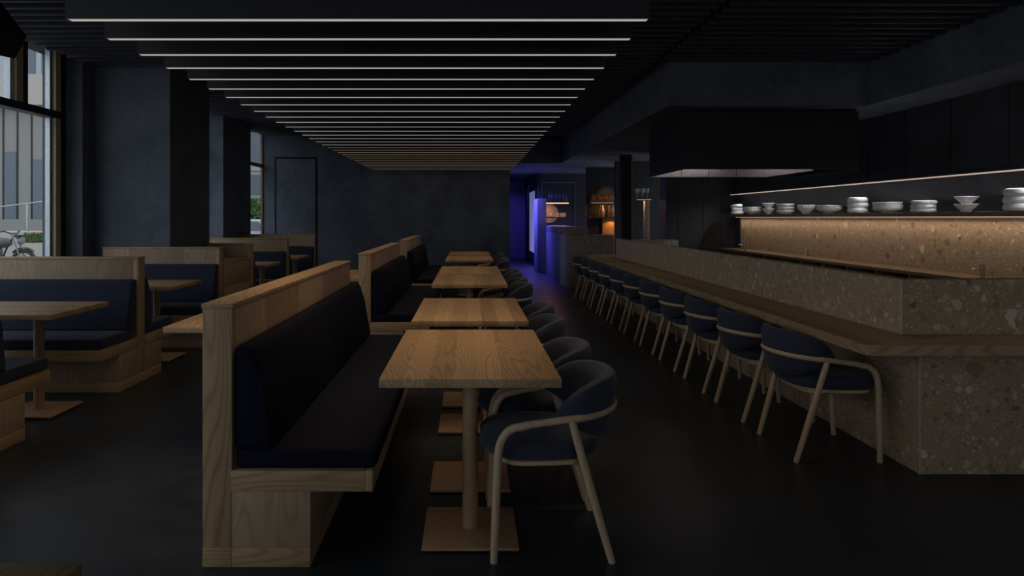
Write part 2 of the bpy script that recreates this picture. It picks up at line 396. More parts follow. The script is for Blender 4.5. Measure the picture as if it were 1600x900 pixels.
side_window('window_4', 8.97, 11.54, 2.52, -4.45)
# jib door in the far wall
d1 = struct('door_1', MB().box(-4.06, -3.24, YB-0.012, YB+0.01, 0, 2.64, 0.003), M['plaster'], smooth=False)
struct('trim_2', MB().box(-4.10, -4.06, YB-0.004, YB, 0, 2.68).box(-3.24, -3.20, YB-0.004, YB, 0, 2.68).box(-4.06, -3.24, YB-0.004, YB, 2.64, 2.68), M['gap'], smooth=False)
# soffit over the bar
ZF = 2.64
struct('ceiling_soffit', MB().prism([(2.21, 7.56), (4.41, 7.56), (4.41, -3.1), (XW, -3.1), (XW, 19.2), (0.86, 19.2), (0.86, 15.6), (2.1, 15.6)], 'z', ZF, 3.33), M['plaster'], smooth=False)
struct('ceiling_corridor', MB().box(0.86, 2.0, 19.2, 23.9, ZF, 3.33), M['plaster_d'], smooth=False)
struct('wall_corridor_end', MB().box(0.7, 2.2, 23.7, 23.9, 0, ZF), M['curtain'], smooth=False)
struct('wall_corridor_left', MB().box(0.70, 0.86, YB+0.15, 23.7, 0, 3.33), M['plaster'], smooth=False)
struct('wall_corridor_right', MB().box(1.95, 2.1, 19.35, 23.7, 0, ZF), M['plaster_d'], smooth=False)
struct('wall_bar_back', MB().box(1.95, 5.3, 19.2, 19.35, 0, ZF), M['recess'], smooth=False)
struct('trim_3', MB().box(2.03, 2.05, 19.18, 19.2, 0, 2.40).box(2.96, 2.98, 19.18, 19.2, 0, 2.40).box(2.05, 2.96, 19.18, 19.2, 2.38, 2.40), M['plaster'], smooth=False)
# glazed street door at the corridor's side
d2 = bpy.data.objects.new('door_2', None); C.objects.link(d2); d2['kind'] = 'structure'
mb = MB().box(1.90, 1.95, 19.6, 19.75, 0, 2.35).box(1.90, 1.95, 21.85, 22.0, 0, 2.35).box(1.90, 1.95, 19.75, 21.85, 2.2, 2.35).box(1.90, 1.95, 19.75, 21.85, 0, 0.35)
mb.build('door_frame', M['black'], d2, smooth=False)
mb = MB()
for k in range(4): mb.box(1.912, 1.93, 19.86+0.5*k, 20.14+0.5*k, 0.36, 2.19, 0.008)
mb.build('lit_pane', M['lit'], d2, smooth=False)
# dark joinery wall at the kitchen's end
struct('wall_kitchen_end', MB().box(3.72, XW, 12.9, 13.3, 0, ZF), M['panel'], smooth=False)
struct('trim_4', MB().box(3.95, 3.955, 12.895, 12.9, 0, ZF).box(4.42, 4.425, 12.895, 12.9, 0, ZF).box(4.75, 4.755, 12.895, 12.9, 0, ZF), M['gap'], smooth=False)
struct('column_4', MB().box(3.0, 3.2, 13.45, 13.62, 0, ZF), M['recess'], smooth=False)
struct('trim_5', MB().box(3.195, 3.22, 13.44, 13.47, 0, 2.6), M['tan'], smooth=False)
struct('wall_niche', MB().box(3.22, 5.2, 15.0, 15.15, 0, ZF), M['recess'], smooth=False)
# terrazzo splashback
struct('wall_splashback', MB().box(XW-0.03, XW-0.001, 3.0, 12.55, 0.84, 1.40), M['terr'], smooth=False)

# ------------------------------------------------------------------ light fins
HB = 2.40
def make_fin():
    t = thing('linear_light', 'black light fin', 'ceiling light', (0, 0, HB), 0, 'black light fins hung in a row over the tables')
    MB().box(-2.03, 0.908, 0.0, 0.008, 0, 0.092).box(-2.03, 0.908, 0.052, 0.06, 0, 0.092).box(-2.03, 0.908, 0.008, 0.052, 0.07, 0.092).box(-2.03, -2.024, 0.008, 0.052, 0, 0.07).box(0.902, 0.908, 0.008, 0.052, 0, 0.07).build('housing', M['black'], t, smooth=False)
    MB().box(-2.024, 0.902, 0.008, 0.052, 0.001, 0.03).build('diffuser', M['strip'], t, smooth=False)
    for x in (-1.5, 0.4): MB().tube([(x, 0.03, 0.09), (x, 0.03, 0.94)], 0.004, 6).build('hanger', M['black'], t)
    return t
def fin_lamp(y, w):
    lamp('fin_led', 'AREA', (-0.56, y+0.03, HB-0.003), w, (1.0, 0.70, 0.44), shape='RECTANGLE', size=2.9, size_y=0.04, spread=math.radians(104))
f0 = make_fin()
DIM = [c for c in f0.children if c.name.startswith('diffuser')][0].data.copy(); DIM.materials[0] = M['strip_dim']
for i in range(30):
    loc = (0, 3.43+0.371*i, HB)
    lab = ('black light fin with warm strip nearest the camera' if i == 0 else 'black light fin with warm strip closest to the back wall' if i == 29
           else 'black light fin with a warm glowing strip, %s in line from the front' % ORD[i+1])
    fin_lamp(loc[1], FINW*(1.45 if i < 1 else 1.15 if i < 2 else 0.7 if i < 3 else 0.42 if i < 9 else 0.36 if i < 25 else 0.12))
    if i == 0: f0.location = loc; f0['label'] = lab
    else:
        o = dup(f0, loc, 0, lab)
        if i > 16:
            for c in o.children:
                if c.name.startswith('diffuser'):
                    c.data = DIM

# ------------------------------------------------------------------ banquettes
def seat_side(t, L, sgn, x0, fab):
    """one upholstered side of a bench: sgn = direction of the seat, x0 = face of the panel"""
    X = lambda a: x0 + sgn*a
    def bx(mb, a, b, *r, **k): return mb.box(min(X(a), X(b)), max(X(a), X(b)), *r, **k)
    bx(MB(), -0.004, 0.536, -0.004, L+0.004, 0.302, 0.387, bev=0.004).build('seat_apron', M['wx'], t)
    bx(MB(), 0.536, 0.566, -0.004, L+0.004, 0.302, 0.387, bev=0.004).build('seat_lipping', M['wy'], t)
    bx(MB(), 0.0, 0.315, 0.0, L, 0.078, 0.302, bev=0.002).build('base_panel', M['pz_y'], t)
    bx(MB(), 0.0, 0.315, -0.003, L+0.003, 0.0, 0.078, bev=0.003).build('plinth', M['wx'], t)
    n = 2 if L > 2 else 1
    for k in range(n):
        a = 0.006+(L-0.012)*k/n; b = 0.006+(L-0.012)*(k+1)/n
        bx(MB(), 0.012, 0.578, a+0.001, b-0.001, 0.387, 0.470, bev=0.024, seg=4).build('seat_cushion', M[fab], t)
        MB().prism([(X(0.004), 0.468), (X(0.168), 0.468), (X(0.120), 0.74), (X(0.086), 0.862), (X(0.06), 0.886), (X(0.004), 0.880)], 'y', a+0.001, b-0.001, 0.020, 3).build('back_cushion', M[fab], t)
def bench(label, loc, rz, L, sides, group, H=1.055, fab='bench'):
    t = thing('banquette', label, 'bench', loc, rz, group)
    MB().box(-0.118, 0, 0.04, L-0.04, 0.078, H-0.02, 0.001).build('back_panel', M['pz_y'], t)
    for ya, yb in ((0, 0.04), (L-0.04, L)):
        MB().box(-0.118, 0, ya, yb, 0.078, H-0.02, 0.002).build('end_post', M['wz'], t)
    MB().box(-0.122, 0.004, -0.003, L+0.003, H-0.02, H, 0.002).build('cap_rail', M['wy'], t)
    MB().box(-0.118, 0, -0.003, L+0.003, 0, 0.078, 0.003).build('plinth', M['wx'], t)
    if 'f' in sides: seat_side(t, L, 1, 0.0, fab)
    if 'b' in sides: seat_side(t, L, -1, -0.118, fab)
    return t
GB = 'wooden banquettes along the central tables'
bench('long wooden banquette with black cushions, closest of the central row', (-0.951, 2.736, 0), 0, 2.72, 'f', GB)
bench('long wooden banquette with black cushions, middle one of the central row', (-0.951, 6.60, 0), 0, 2.78, 'f', GB)
bench('long wooden banquette with black cushions, central row, nearest the back wall', (-0.951, 10.45, 0), 0, 2.9, 'f', GB)
GL = 'wooden booth benches along the street windows'
XE = -2.80; LB = 1.5
def booth(label, yf, sides, H=1.065, L=LB):
    # front seat looks towards -y; local y runs along +x
    return bench(label, (XE-L, yf, 0), -PI/2, L, sides, GL, H, 'booth')
booth('wooden booth bench cut off by the left picture edge, only its rear seat corner showing', 3.87, 'fb')
booth('back-to-back wooden booth bench below the large street window, motorcycle seen above it', 5.775, 'fb')
booth('wooden booth bench with navy cushions in front of the big navy column', 7.66, 'f', 1.07, 1.31)
booth('wooden booth bench with navy cushions behind the wooden sideboard', 10.50, 'fb', 1.085)
booth('wooden booth bench with navy cushions beside the narrow far window', 12.35, 'fb', 1.10)
# sideboard between the booths, its far end carries one more booth seat
t = thing('sideboard', 'wooden sideboard with drawers between two booth backs beside the column', 'sideboard', (XE, 7.785, 0))
MB().box(-0.55, -0.012, 0.0, 0.96, 0.078, 0.88, 0.002).build('cabinet_body', M['wz'], t)
MB().box(-0.55, -0.03, 0.0, 0.96, 0.0, 0.078).build('plinth', M['wy'], t)
MB().box(-0.55, 0.0, 0.0, 0.96, 0.88, 0.905, 0.002).build('worktop', M['wy'], t)
for z0, z1 in ((0.62, 0.84), (0.36, 0.58), (0.09, 0.32)):
    MB().box(-0.012, 0.0, 0.012, 0.948, z0, z1, 0.002).build('drawer', M['wy'], t)
b4 = bench('wooden booth bench facing the back wall, backing onto the wooden sideboard', (XE-0.58, 8.752, 0), -PI/2, 0.58, 'b', GL, 1.07, 'booth')

# ------------------------------------------------------------------ tables
def make_table(label, loc, rz, group, peds=(-0.305, 0.305), L=1.215, W=0.737):
    t = thing('restaurant_table', label, 'table', loc, rz, group)
    MB().box(-W/2, W/2, -L/2, L/2, 0.714, 0.75, 0.0025).build('tabletop', M['top_y'], t)
    for p in peds:
        MB().tube([(0, p, 0.022), (0, p, 0.714)], 0.035, 24).build('pedestal_post', M['tan'], t)
        bp = MB().box(-0.204, 0.204, p-0.204, p+0.204, 0.008, 0.022, 0.003).build('base_plate', M['tan'], t)
        mb = MB()
        for sx in (-1, 1):
            for sy in (-1, 1): mb.tube([(sx*0.18, p+sy*0.18, 0.0), (sx*0.18, p+sy*0.18, 0.009)], 0.012, 10)
        mb.build('glide', M['black'], bp)
    return t
GT = 'ash tables along the central banquettes'
TC = [3.355, 4.90, 7.235, 8.54, 11.05, 12.62]
names = ['pale ash table closest to the camera, whole top in view', 'pale ash table next behind the closest one, both at the front banquette',
         'pale ash table at the near half of the middle banquette', 'pale ash table at the far half of the middle banquette',
         'pale ash table at the near half of the farthest banquette', 'pale ash table nearest the back wall, darkest of the row']
T0 = make_table(names[0], (0.005, TC[0], 0), 0, GT)
for y, l in list(zip(TC, names))[1:]: dup(T0, (0.005, y, 0), 0, l)
GT2 = 'ash tables in the window booths'
for y, l, L in ((4.925, 'ash booth table at the left picture edge under the street window', 1.215), (6.78, 'ash booth table between the window booths in front of the navy column', 1.215),
             (9.72, 'ash booth table just behind the wooden sideboard', 0.9), (11.55, 'ash booth table farthest back, near the narrow window', 0.9)):
    make_table(l, (XE+0.005-L/2, y, 0), -PI/2, GT2, peds=(-0.30, 0.30), L=L)
GT3 = 'ash tables on the aisle behind the banquettes'
make_table('ash table whose corner shows left of the closest banquette post', (-1.45, 4.66, 0), 0, GT3, peds=(0.0,))
dup(T0, (-1.45, 7.9, 0), 0, 'ash table glimpsed through the gap between two banquettes')['group'] = GT3
dup(T0, (-1.098, 0.680, 0), 0, 'table corner at the bottom left edge of the picture')['group'] = GT3

# ------------------------------------------------------------------ chairs
def make_chair():
    t = thing('armchair', 'chair', 'chair', (0, 0, 0), 0, '')
    RZ = lambda x: 0.588 - 0.14*(x+0.055)          # height of the arm rail
    for sy in (-1, 1):
        pts = [(0.245, sy*0.250, 0.0), (0.237, sy*0.256, 0.22), (0.229, sy*0.262, 0.43)]
        for k in range(1, 9):                                  # bend into the arm
            a = PI/2*k/8; pts.append((0.225-0.085*(1-math.cos(a)), sy*(0.263+0.008*k/8), 0.448+0.108*math.sin(a)))
        pts.append((0.10, sy*0.272, RZ(0.10)))
        rad = [0.0150, 0.0172, 0.0176] + [0.0172]*9
        MB().tube(pts, rad, 14).build('leg', M['leg'], t)
        MB().tube([(-0.235, sy*0.250, 0.0), (-0.15, sy*0.262, 0.29), (-0.068, sy*0.276, 0.583)], [0.0150, 0.0176, 0.0160], 14).build('leg', M['leg'], t)
    def plan(a, off=0.0):                                       # rail plan: half ellipse at the rear
        return (-0.055-(0.232+off)*math.cos(a), (0.274+off)*math.sin(a))
    pts = [(0.10, -0.272, RZ(0.10)), (0.02, -0.274, RZ(0.02))]
    for k in range(25):
        a = -PI/2+PI*k/24; x, y = plan(a); pts.append((x, y, 0.588+0.014*math.cos(a)))
    pts += [(0.02, 0.274, RZ(0.02)), (0.10, 0.272, RZ(0.10))]
    MB().tube(pts, 0.0155, 14).build('arm_rail', M['leg'], t)
    # backrest pad: curved shell, tall in the middle, tapering along the arms
    rings = []; am = math.radians(100); nA = 30
    for k in range(nA+1):
        u = -1+2*k/nA; a = u*am; e = abs(u)
        f = max(0.0, 1-e**3.2)
        zt = 0.606+0.136*f**0.7; zb = 0.585-0.128*max(0.0, 1-e**2.2)**1.1
        th = 0.012+0.028*min(1.0, (1-e)*4)
        ring = []
        if a > PI/2: bx_, by_ = -0.055+0.274*math.sin(a-PI/2)*0.9, 0.274
        elif a < -PI/2: bx_, by_ = -0.055+0.274*math.sin(-a-PI/2)*0.9, -0.274
        else: bx_, by_ = plan(a)
        nx, ny = (-math.cos(a), math.sin(a)) if abs(a) < PI/2 else (0, math.copysign(1, a))
        zc = (zt+zb)/2; hh = (zt-zb)/2
        for j in range(16):
            b = 2*PI*j/16; cb, sb = math.cos(b), math.sin(b)
            dz = hh*math.copysign(abs(sb)**0.55, sb); dn = th*math.copysign(abs(cb)**0.7, cb)
            z = zc+dz; lean = -0.034 + (z-0.60)*0.12                # pad sits inside the rail, leaning out upwards
            ring.append((bx_+nx*(dn+lean), by_+ny*(dn+lean), z))
        rings.append(ring)
    MB().loft(rings).build('backrest', M['navy'], t)
    def outl(sx, sy, ex, cx, z, n=40):
        out = []
        for k in range(n):
            a = 2*PI*k/n; c, s_ = math.cos(a), math.sin(a)
            x = sx*math.copysign(abs(c)**(2/ex), c); y = sy*math.copysign(abs(s_)**(2/ex), s_)
            y *= 1+0.05*(x/sx)
            out.append((cx+x, y, z))
        return out
    MB().loft([outl(0.205, 0.215, 3.2, 0.035, 0.408), outl(0.240, 0.243, 3.0, 0.040, 0.416), outl(0.256, 0.252, 2.9, 0.042, 0.436), outl(0.254, 0.250, 2.9, 0.042, 0.458), outl(0.238, 0.236, 2.8, 0.04, 0.476), outl(0.20, 0.20, 2.6, 0.035, 0.488), outl(0.13, 0.13, 2.2, 0.03, 0.494), outl(0.04, 0.04, 2, 0.03, 0.495)]).build('seat', M['navy'], t)
    def drop(ring, d):
        return [(x, y, z-d*min(1.0, max(0.0, (-x-0.06)/0.12))) for x, y, z in ring]
    MB().loft([drop(outl(0.180, 0.246, 4, 0.040, 0.390), 0.024), drop(outl(0.190, 0.255, 4, 0.040, 0.396), 0.024), outl(0.190, 0.255, 4, 0.040, 0.412)]).build('seat_frame', M['leg'], t)
    return t
ch = make_chair()
GC = 'navy armchairs at the central tables'
XCH = 0.345
first = True
tn = ['closest table', 'second table', 'third table', 'fourth table', 'fifth table', 'table nearest the back wall']
for i, ty in enumerate(TC):
    for k, dy in enumerate((-0.335, 0.285)):
        lab = 'navy hoop-armed chair at the %s, %s of its pair' % (tn[i], ('nearer', 'farther')[k])
        if i == 0 and k == 0: lab = 'navy armchair with wooden hoop arms in full view at the closest table'
        loc = (XCH, ty+dy, 0); rz = PI + random.uniform(-0.02, 0.02)
        if first: ch.location = loc; ch.rotation_euler = (0, 0, PI); ch['label'] = lab; ch['group'] = GC; first = False
        else: dup(ch, loc, rz, lab)
for k in range(11):
    lab = ('navy wood-legged armchair at the counter, closest to the terrazzo corner' if k == 0 else 'navy wood-legged armchair at the far end of the counter' if k == 10
           else 'navy wood-legged armchair at the counter, %s from the terrazzo corner' % ORD[k+1])
    o = dup(ch, (2.105, 4.155+0.765*k, 0), random.uniform(-0.015, 0.015), lab); o['group'] = 'navy armchairs along the bar counter'

# ------------------------------------------------------------------ bar
t = thing('bar', 'long terrazzo bar with raised upstand running down the dining room', 'bar', (2.456, 3.72, 0))
MB().prism([(0, 0), (2.52, 0), (2.52, 0.33), (0.33, 0.33), (0.33, 8.1), (0, 8.1)], 'z', 0.0, 0.704, 0.002, 1).build('base', M['terr'], t)
up = MB().prism([(-0.086, 0.02), (2.52, 0.02), (2.52, 0.055), (-0.05, 0.055), (-0.05, 7.3), (-0.086, 7.3)], 'z', 0.758, 1.06, 0.002, 1).build('upstand', M['terr'], t)
MB().prism([(-0.05, 0.055), (-0.03, 0.075), (-0.03, 7.3), (-0.05, 7.3)], 'z', 0.758, 1.064, 0.001, 1).box(-0.03, 2.52, 0.055, 0.075, 0.758, 1.064, 0.001).build('edge_trim', M['dwood'], up)
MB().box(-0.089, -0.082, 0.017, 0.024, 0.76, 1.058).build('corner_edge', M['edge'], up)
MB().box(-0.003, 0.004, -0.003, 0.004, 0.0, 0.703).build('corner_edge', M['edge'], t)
t = thing('bar_counter', 'long wooden bar counter top wrapping the corner of the terrazzo bar', 'counter', (2.0, 3.43, 0))
MB().prism([(0, 0), (0.776, 0.30), (0.776, 8.4), (0.03, 8.4)], 'z', 0.704, 0.758, 0.002, 1).build('long_run', M['counter_y'], t)
MB().prism([(0, 0), (3.0, 0), (3.0, 0.34), (0.8795, 0.34)], 'z', 0.704, 0.758, 0.002, 1).build('short_run', M['counter_x'], t)
# terrazzo return at the far end, with the raised block behind
t = thing('service_station', 'grey terrazzo service station with purple-lit side at the far bar end', 'counter', (1.94, 13.3, 0))
MB().box(0, 0.88, 0, 0.45, 0, 1.06, 0.002).build('front_block', M['terr_d'], t)
MB().box(-0.005, 0.3, 0.45, 3.9, 0, 1.05, 0.002).build('side_panel', M['curtain'], t)
MB().box(0.0, 0.46, 0.46, 1.2, 1.05, 1.20, 0.002).build('raised_block', M['terr_d'], t)
MB().box(0.0, 0.46, 1.2, 3.9, 1.05, 1.20, 0.002).build('raised_panel', M['curtain'], t)
t = thing('partition_panel', 'tall purple-lit wooden panel at the end of the service station', 'panel', (1.73, 17.25, 0))
MB().box(0, 0.22, 0, 0.9, 0, 1.88, 0.003).build('board', M['curtain'], t)
# shelves of the service station
def led_shelf(label, x0, x1, y0, y1, z, led, th=0.03, mat='dwood', cat='shelf', group=None):
    t = thing('wall_shelf', label, cat, (x0, y0, z), 0, group)
    MB().box(0, x1-x0, 0, y1-y0, -th, 0, 0.002).build('board', M[mat], t)
    if led: MB().box(0.01, x1-x0-0.01, 0.015, 0.04, -th-0.008, -th).build('light_strip', M[led], t, smooth=False)
    return t
led_shelf('short shelf of dark bottles above the orange-lit glasses', 1.95, 2.53, 17.3, 17.9, 1.80, 'oled')
led_shelf('short shelf of orange-lit glasses in the purple corner', 1.95, 2.53, 17.3, 17.9, 1.42, None)
mr = tag(MB().tube([(2.24, 19.17, 1.52), (2.24, 19.2, 1.52)], 0.27, 40).build('round_mirror', M['steel'], None), 'round mirror on the purple wall behind the orange-lit shelf', 'mirror')
def bottle_mesh(h, r):
    return MB().lathe([(r*0.9, 0), (r, 0.01), (r, h*0.55), (r*0.85, h*0.64), (r*0.36, h*0.76), (r*0.34, h*0.95), (r*0.42, h*0.955), (r*0.42, h)], 14)
def row(name, cat, group, label, n, x0, dx, y, z, fn, mats, dy=0.0, cap=None):
    protos = []
    for k in range(n):
        mt = mats[k % len(mats)]
        if k < len(mats):
            o = fn().build(name, M[mt]); protos.append(o)
        else:
            o = protos[k % len(mats)].copy(); C.objects.link(o)
        o.location = (x0+dx*k, y+dy*(k % 2), z)
        tag(o, label % ('first from the left' if k == 0 else ORD[k+1]+' from the left'), cat, group)
tumbler = lambda: MB().lathe([(0.030, 0), (0.034, 0.004), (0.038, 0.10), (0.034, 0.10), (0.030, 0.012), (0.002, 0.012)], 14)
wineg = lambda: MB().lathe([(0.034, 0), (0.034, 0.003), (0.005, 0.008), (0.004, 0.09), (0.02, 0.105), (0.037, 0.14), (0.034, 0.20), (0.031, 0.20), (0.034, 0.14), (0.002, 0.108)], 14)
row('bottle', 'bottle', 'dark bottles on the purple corner shelf', 'dark bottle on the purple corner shelf, %s', 6, 2.06, 0.082, 17.45, 1.80, lambda: bottle_mesh(0.24, 0.036), ['blueb'], 0.1)
row('drinking_glass', 'glass', 'orange-lit glasses on the purple corner shelf', 'orange-lit glass on the purple corner shelf, %s', 6, 2.02, 0.085, 17.42, 1.42, tumbler, ['gl'], 0.1)
# back bar niche
led_shelf('upper lit shelf of amber bottles in the back bar niche', 2.95, 3.75, 16.5, 16.85, 1.79, 'shelfled')
led_shelf('lower shelf of assorted bottles in the back bar niche', 2.95, 3.75, 16.5, 16.85, 1.42, None)
struct('wall_niche_back', MB().box(2.9, 3.8, 16.86, 16.98, 0, ZF), M['recess'], smooth=False)
tag(MB().box(3.28, 3.75, 16.80, 16.858, 0, 1.38, 0.002).build('honey_panel', M['honey'], None), 'honey-coloured wood panel glowing orange below the bottle shelves', 'panel')
row('drinking_glass', 'glass', 'glasses on the upper back bar shelf', 'amber-lit glass on the upper back bar shelf, %s', 9, 3.0, 0.075, 16.6, 1.79, lambda: bottle_mesh(0.17, 0.033), ['bottle'], 0.12)
row('bottle', 'bottle', 'bottles on the lower back bar shelf', 'assorted bottle on the lower back bar shelf, %s', 7, 3.2, 0.075, 16.58, 1.42, lambda: bottle_mesh(0.28, 0.034), ['bottle', 'paper', 'blueb'], 0.12)
lamp('niche_lamp', 'AREA', (3.4, 16.66, 1.755), 2.2, (1.0, 0.45, 0.12), shape='RECTANGLE', size=0.6, size_y=0.05)
lamp('niche_downlight', 'SPOT', (3.5, 16.64, 1.38), 6.0, (1.0, 0.42, 0.09), spot_size=2.4, shadow_soft_size=0.05)
lamp('niche_top_fill', 'SPOT', (3.4, 16.55, 2.6), 22, (1.0, 0.52, 0.20), spot_size=1.2, shadow_soft_size=0.04)  # added spot without a fixture, brightens the row on the upper shelf
lamp('station_lamp', 'AREA', (2.25, 17.6, 1.755), 8, (1.0, 0.42, 0.10), shape='RECTANGLE', size=0.5, size_y=0.08)
# glass shelf in the dark recess
led_shelf('dark shelf of wine glasses in the recess left of the hood', 3.42, 3.72, 13.9, 14.3, 1.80, 'shelfled')
row('wine_glass', 'glass', 'wine glasses on the recess shelf', 'wine glass on the dark recess shelf, %s', 5, 3.44, 0.055, 14.02, 1.80, wineg, ['gl'], 0.11)
tag(MB().box(3.62, 3.715, 14.05, 14.2, 0, 1.74, 0.002).build('slim_panel', M['terr'], None), 'slim terrazzo upright under the wine glass shelf', 'panel')
lamp('recess_lamp', 'AREA', (3.5, 14.1, 1.755), 0.7, (1.0, 0.72, 0.5), shape='RECTANGLE', size=0.25, size_y=0.06)
tag(MB().box(2.95, 3.71, 12.1, 12.5, 0, 1.0, 0.003).build('low_counter', M['terr_d'], None), 'low terrazzo counter at the far end of the kitchen', 'counter')

# ------------------------------------------------------------------ kitchen
t = thing('extractor_hood', 'black extractor hood hanging from the soffit over the kitchen', 'extractor hood', (2.45, 7.78, 1.95))
MB().box(0, 1.99, 0, 0.012, 0, 0.66, 0.001).box(0, 0.012, 0.012, 1.5, 0, 0.66).box(1.978, 1.99, 0.012, 1.5, 0, 0.66).box(0.012, 1.978, 1.488, 1.5, 0, 0.66).build('canopy', M['black'], t, smooth=False)
MB().box(0.02, 1.97, 0.02, 1.48, 0.655, 0.69).build('mounting', M['gap'], t, smooth=False)
MB().box(0.014, 1.56, 1.455, 1.487, 0.0, 0.45).build('rear_lining', M['steel'], t, smooth=False)
MB().box(1.56, 1.575, 0.2, 1.487, 0.0, 0.45).build('side_lining', M['steel'], t, smooth=False)
mb = MB()
for k in range(3): mb.box(0.10+0.48*k, 0.55+0.48*k, 0.25, 1.40, 0.42, 0.45, 0.004)
mb.build('grease_filter', M['steel'], t, smooth=False)
mb = MB()
for k in range(4): mb.box(0.05+0.37*k, 0.056+0.37*k, 1.449, 1.456, 0.0, 0.4)
mb.build('lining_joint', M['black'], t, smooth=False)
lamp('hood_fill', 'AREA', (3.2, 8.15, 2.36), 4.0, (1.0, 0.88, 0.84), (math.radians(35), 0, 0), shape='RECTANGLE', size=1.0, size_y=0.08)  # unseen lamp added inside the canopy to brighten the steel lining
t = thing('rear_counter', 'dark wooden rear counter below the terrazzo splashback, with open niches', 'counter', (4.6, 3.6, 0))
MB().box(0, 0.385, 0, 9.0, 0.805, 0.84, 0.002).build('worktop', M['dwood'], t)
MB().box(0.25, 0.385, 0, 9.0, 0, 0.805).build('carcass', M['gap'], t)
mb = MB()
for k in range(16): mb.box(0.01, 0.25, 0.59*k, 0.025+0.59*k, 0.08, 0.805)
mb.box(0.01, 0.25, 0, 9.0, 0.05, 0.08)
mb.build('divider', M['dwood'], t)
def tap(label, loc, s=1.0):
    t = thing('tap', label, 'tap', loc, 0, 'steel taps on the rear counter')
    MB().tube([(0, 0, 0), (0, 0, 0.13*s)], 0.018*s, 16).build('body', M['chrome'], t)
    MB().box(-0.105*s, -0.012*s, -0.010*s, 0.010*s, 0.082*s, 0.100*s, 0.003).build('spout', M['chrome'], t)
    MB().box(-0.075*s, 0.0, -0.006*s, 0.006*s, 0.131*s, 0.139*s, 0.002).build('lever', M['chrome'], t)
tap('square-spouted steel tap at the right end of the splashback', (4.64, 6.17, 0.84))
tap('steel tap at the far end of the splashback', (4.64, 11.5, 0.84), 1.1)
lamp('splashback_led', 'AREA', (4.90, 7.85, 1.395), 9.5, (1.0, 0.79, 0.60), (0, math.radians(-4), 0), shape='RECTANGLE', size=0.03, size_y=9.4, spread=math.radians(150))
lamp('crockery_led', 'AREA', (4.862, 7.85, 1.81), 26, (0.94, 0.96, 1.0), (0, math.radians(30), 0), shape='RECTANGLE', size=0.02, size_y=9.4, spread=math.radians(120))
# crockery shelf with its light, and the light strip above
t = thing('crockery_shelf', 'long dark shelf of white crockery above the terrazzo splashback', 'shelf', (4.66, 3.0, 1.405))
MB().box(0, 0.355, 0, 9.75, 0.005, 0.05, 0.002).build('board', M['dwood'], t)
MB().box(0.30, 0.33, 0.05, 9.7, -0.004, 0.005).build('light_strip', M['shelfled'], t, smooth=False)
t = thing('light_shelf', 'slim black wall ledge with a warm light strip above the crockery', 'shelf', (4.85, 3.0, 1.815))
MB().box(0, 0.165, 0, 9.7, 0.012, 0.045, 0.002).build('board', M['black'], t)
MB().box(0.0, 0.025, 0.02, 9.68, 0.0, 0.012).build('light_strip', M['shelfled'], t, smooth=False)
SH = 1.4555
def bowl(r, h, foot, th=0.006, flare=1.0):
    p = [(foot*0.92, 0), (foot, 0.003), (foot*0.95, 0.012)]
    for k in range(1, 9):
        u = k/8; p.append((foot+(r-foot)*(1-(1-u)**flare) if flare > 1 else foot+(r-foot)*u, 0.012+(h-0.012)*(u if flare <= 1 else u**1.4)))
    q = [(max(0.004, a-th), z+th) for a, z in p[3:]][::-1]
    return p+[(q[0][0]+0.002, h+0.002)]+q[1:]+[(0.003, 0.02)]
def wavy(r, h, amp=0.10, n=3, seed=0):
    prof = [(r*0.70, 0.0), (r*0.90, h*0.10), (r, h*0.42), (r*0.98, h*0.66), (r*0.90, h*0.90), (r*0.78, h*0.98), (r*0.55, h*0.72), (0.004, h*0.58)]
    return MB().lathe(prof, 36, fn=lambda a, z: 1+amp*math.sin(n*a+seed))
def stack(px, n, dz, fn, lab, group, tilt=0.0, jig=0.004):
    s_y = 4.80*1067/(px-733)
    base = None
    pos = {1: ['single'], 2: ['lower', 'upper'], 3: ['bottom', 'middle', 'top'], 4: ['bottom', 'second from bottom', 'third from bottom', 'top']}[n]
    for k in range(n):
        if base is None: o = fn().build('bowl', M['ceramic']); base = o
        else: o = base.copy(); C.objects.link(o)
        o.location = (4.80+random.uniform(-jig, jig), s_y+random.uniform(-jig, jig), SH+dz*k)
        o.rotation_euler = (0, tilt*k, random.uniform(0, 6))
        tag(o, lab % pos[k], 'bowl', group)
flut = lambda r, h, f, n, a: MB().lathe(bowl(r, h, f), 72, fn=lambda t, z: 1+a*math.cos(n*t)*min(1, z/0.03))
stack(1152, 3, 0.056, lambda: wavy(0.105, 0.066, 0.08), 'white pebble-shaped bowl, %s of the leftmost crockery stack', 'pebble bowls at the shelf end', 0.05)
stack(1175, 3, 0.022, lambda: MB().lathe(bowl(0.145, 0.075, 0.06, flare=1.8), 36), 'white shallow round bowl in the second stack from the left, %s', 'shallow round bowls')
stack(1201, 2, 0.086, lambda: MB().lathe(bowl(0.095, 0.088, 0.04, flare=0.9), 32), 'small white flared bowl in the third stack from the left, %s', 'small flared bowls')
stack(1227, 3, 0.047, lambda: MB().lathe(bowl(0.130, 0.056, 0.085, flare=2.2), 36), 'white wide-rimmed dish in the fourth stack from the left, %s', 'wide-rimmed dishes')
stack(1260, 3, 0.018, lambda: flut(0.118, 0.085, 0.05, 24, 0.03), 'white fluted bowl in the nested fluted stack, %s', 'fluted bowls')
stack(1296, 2, 0.026, lambda: MB().lathe(bowl(0.158, 0.075, 0.062, flare=1.6), 40), 'white wide shallow bowl in the tilted pair, %s', 'wide shallow bowls', 0.03)
stack(1340, 3, 0.062, lambda: wavy(0.115, 0.070, 0.07, 2), 'white pebble-shaped bowl in the middle of the shelf, %s of its stack', 'pebble bowls mid shelf')
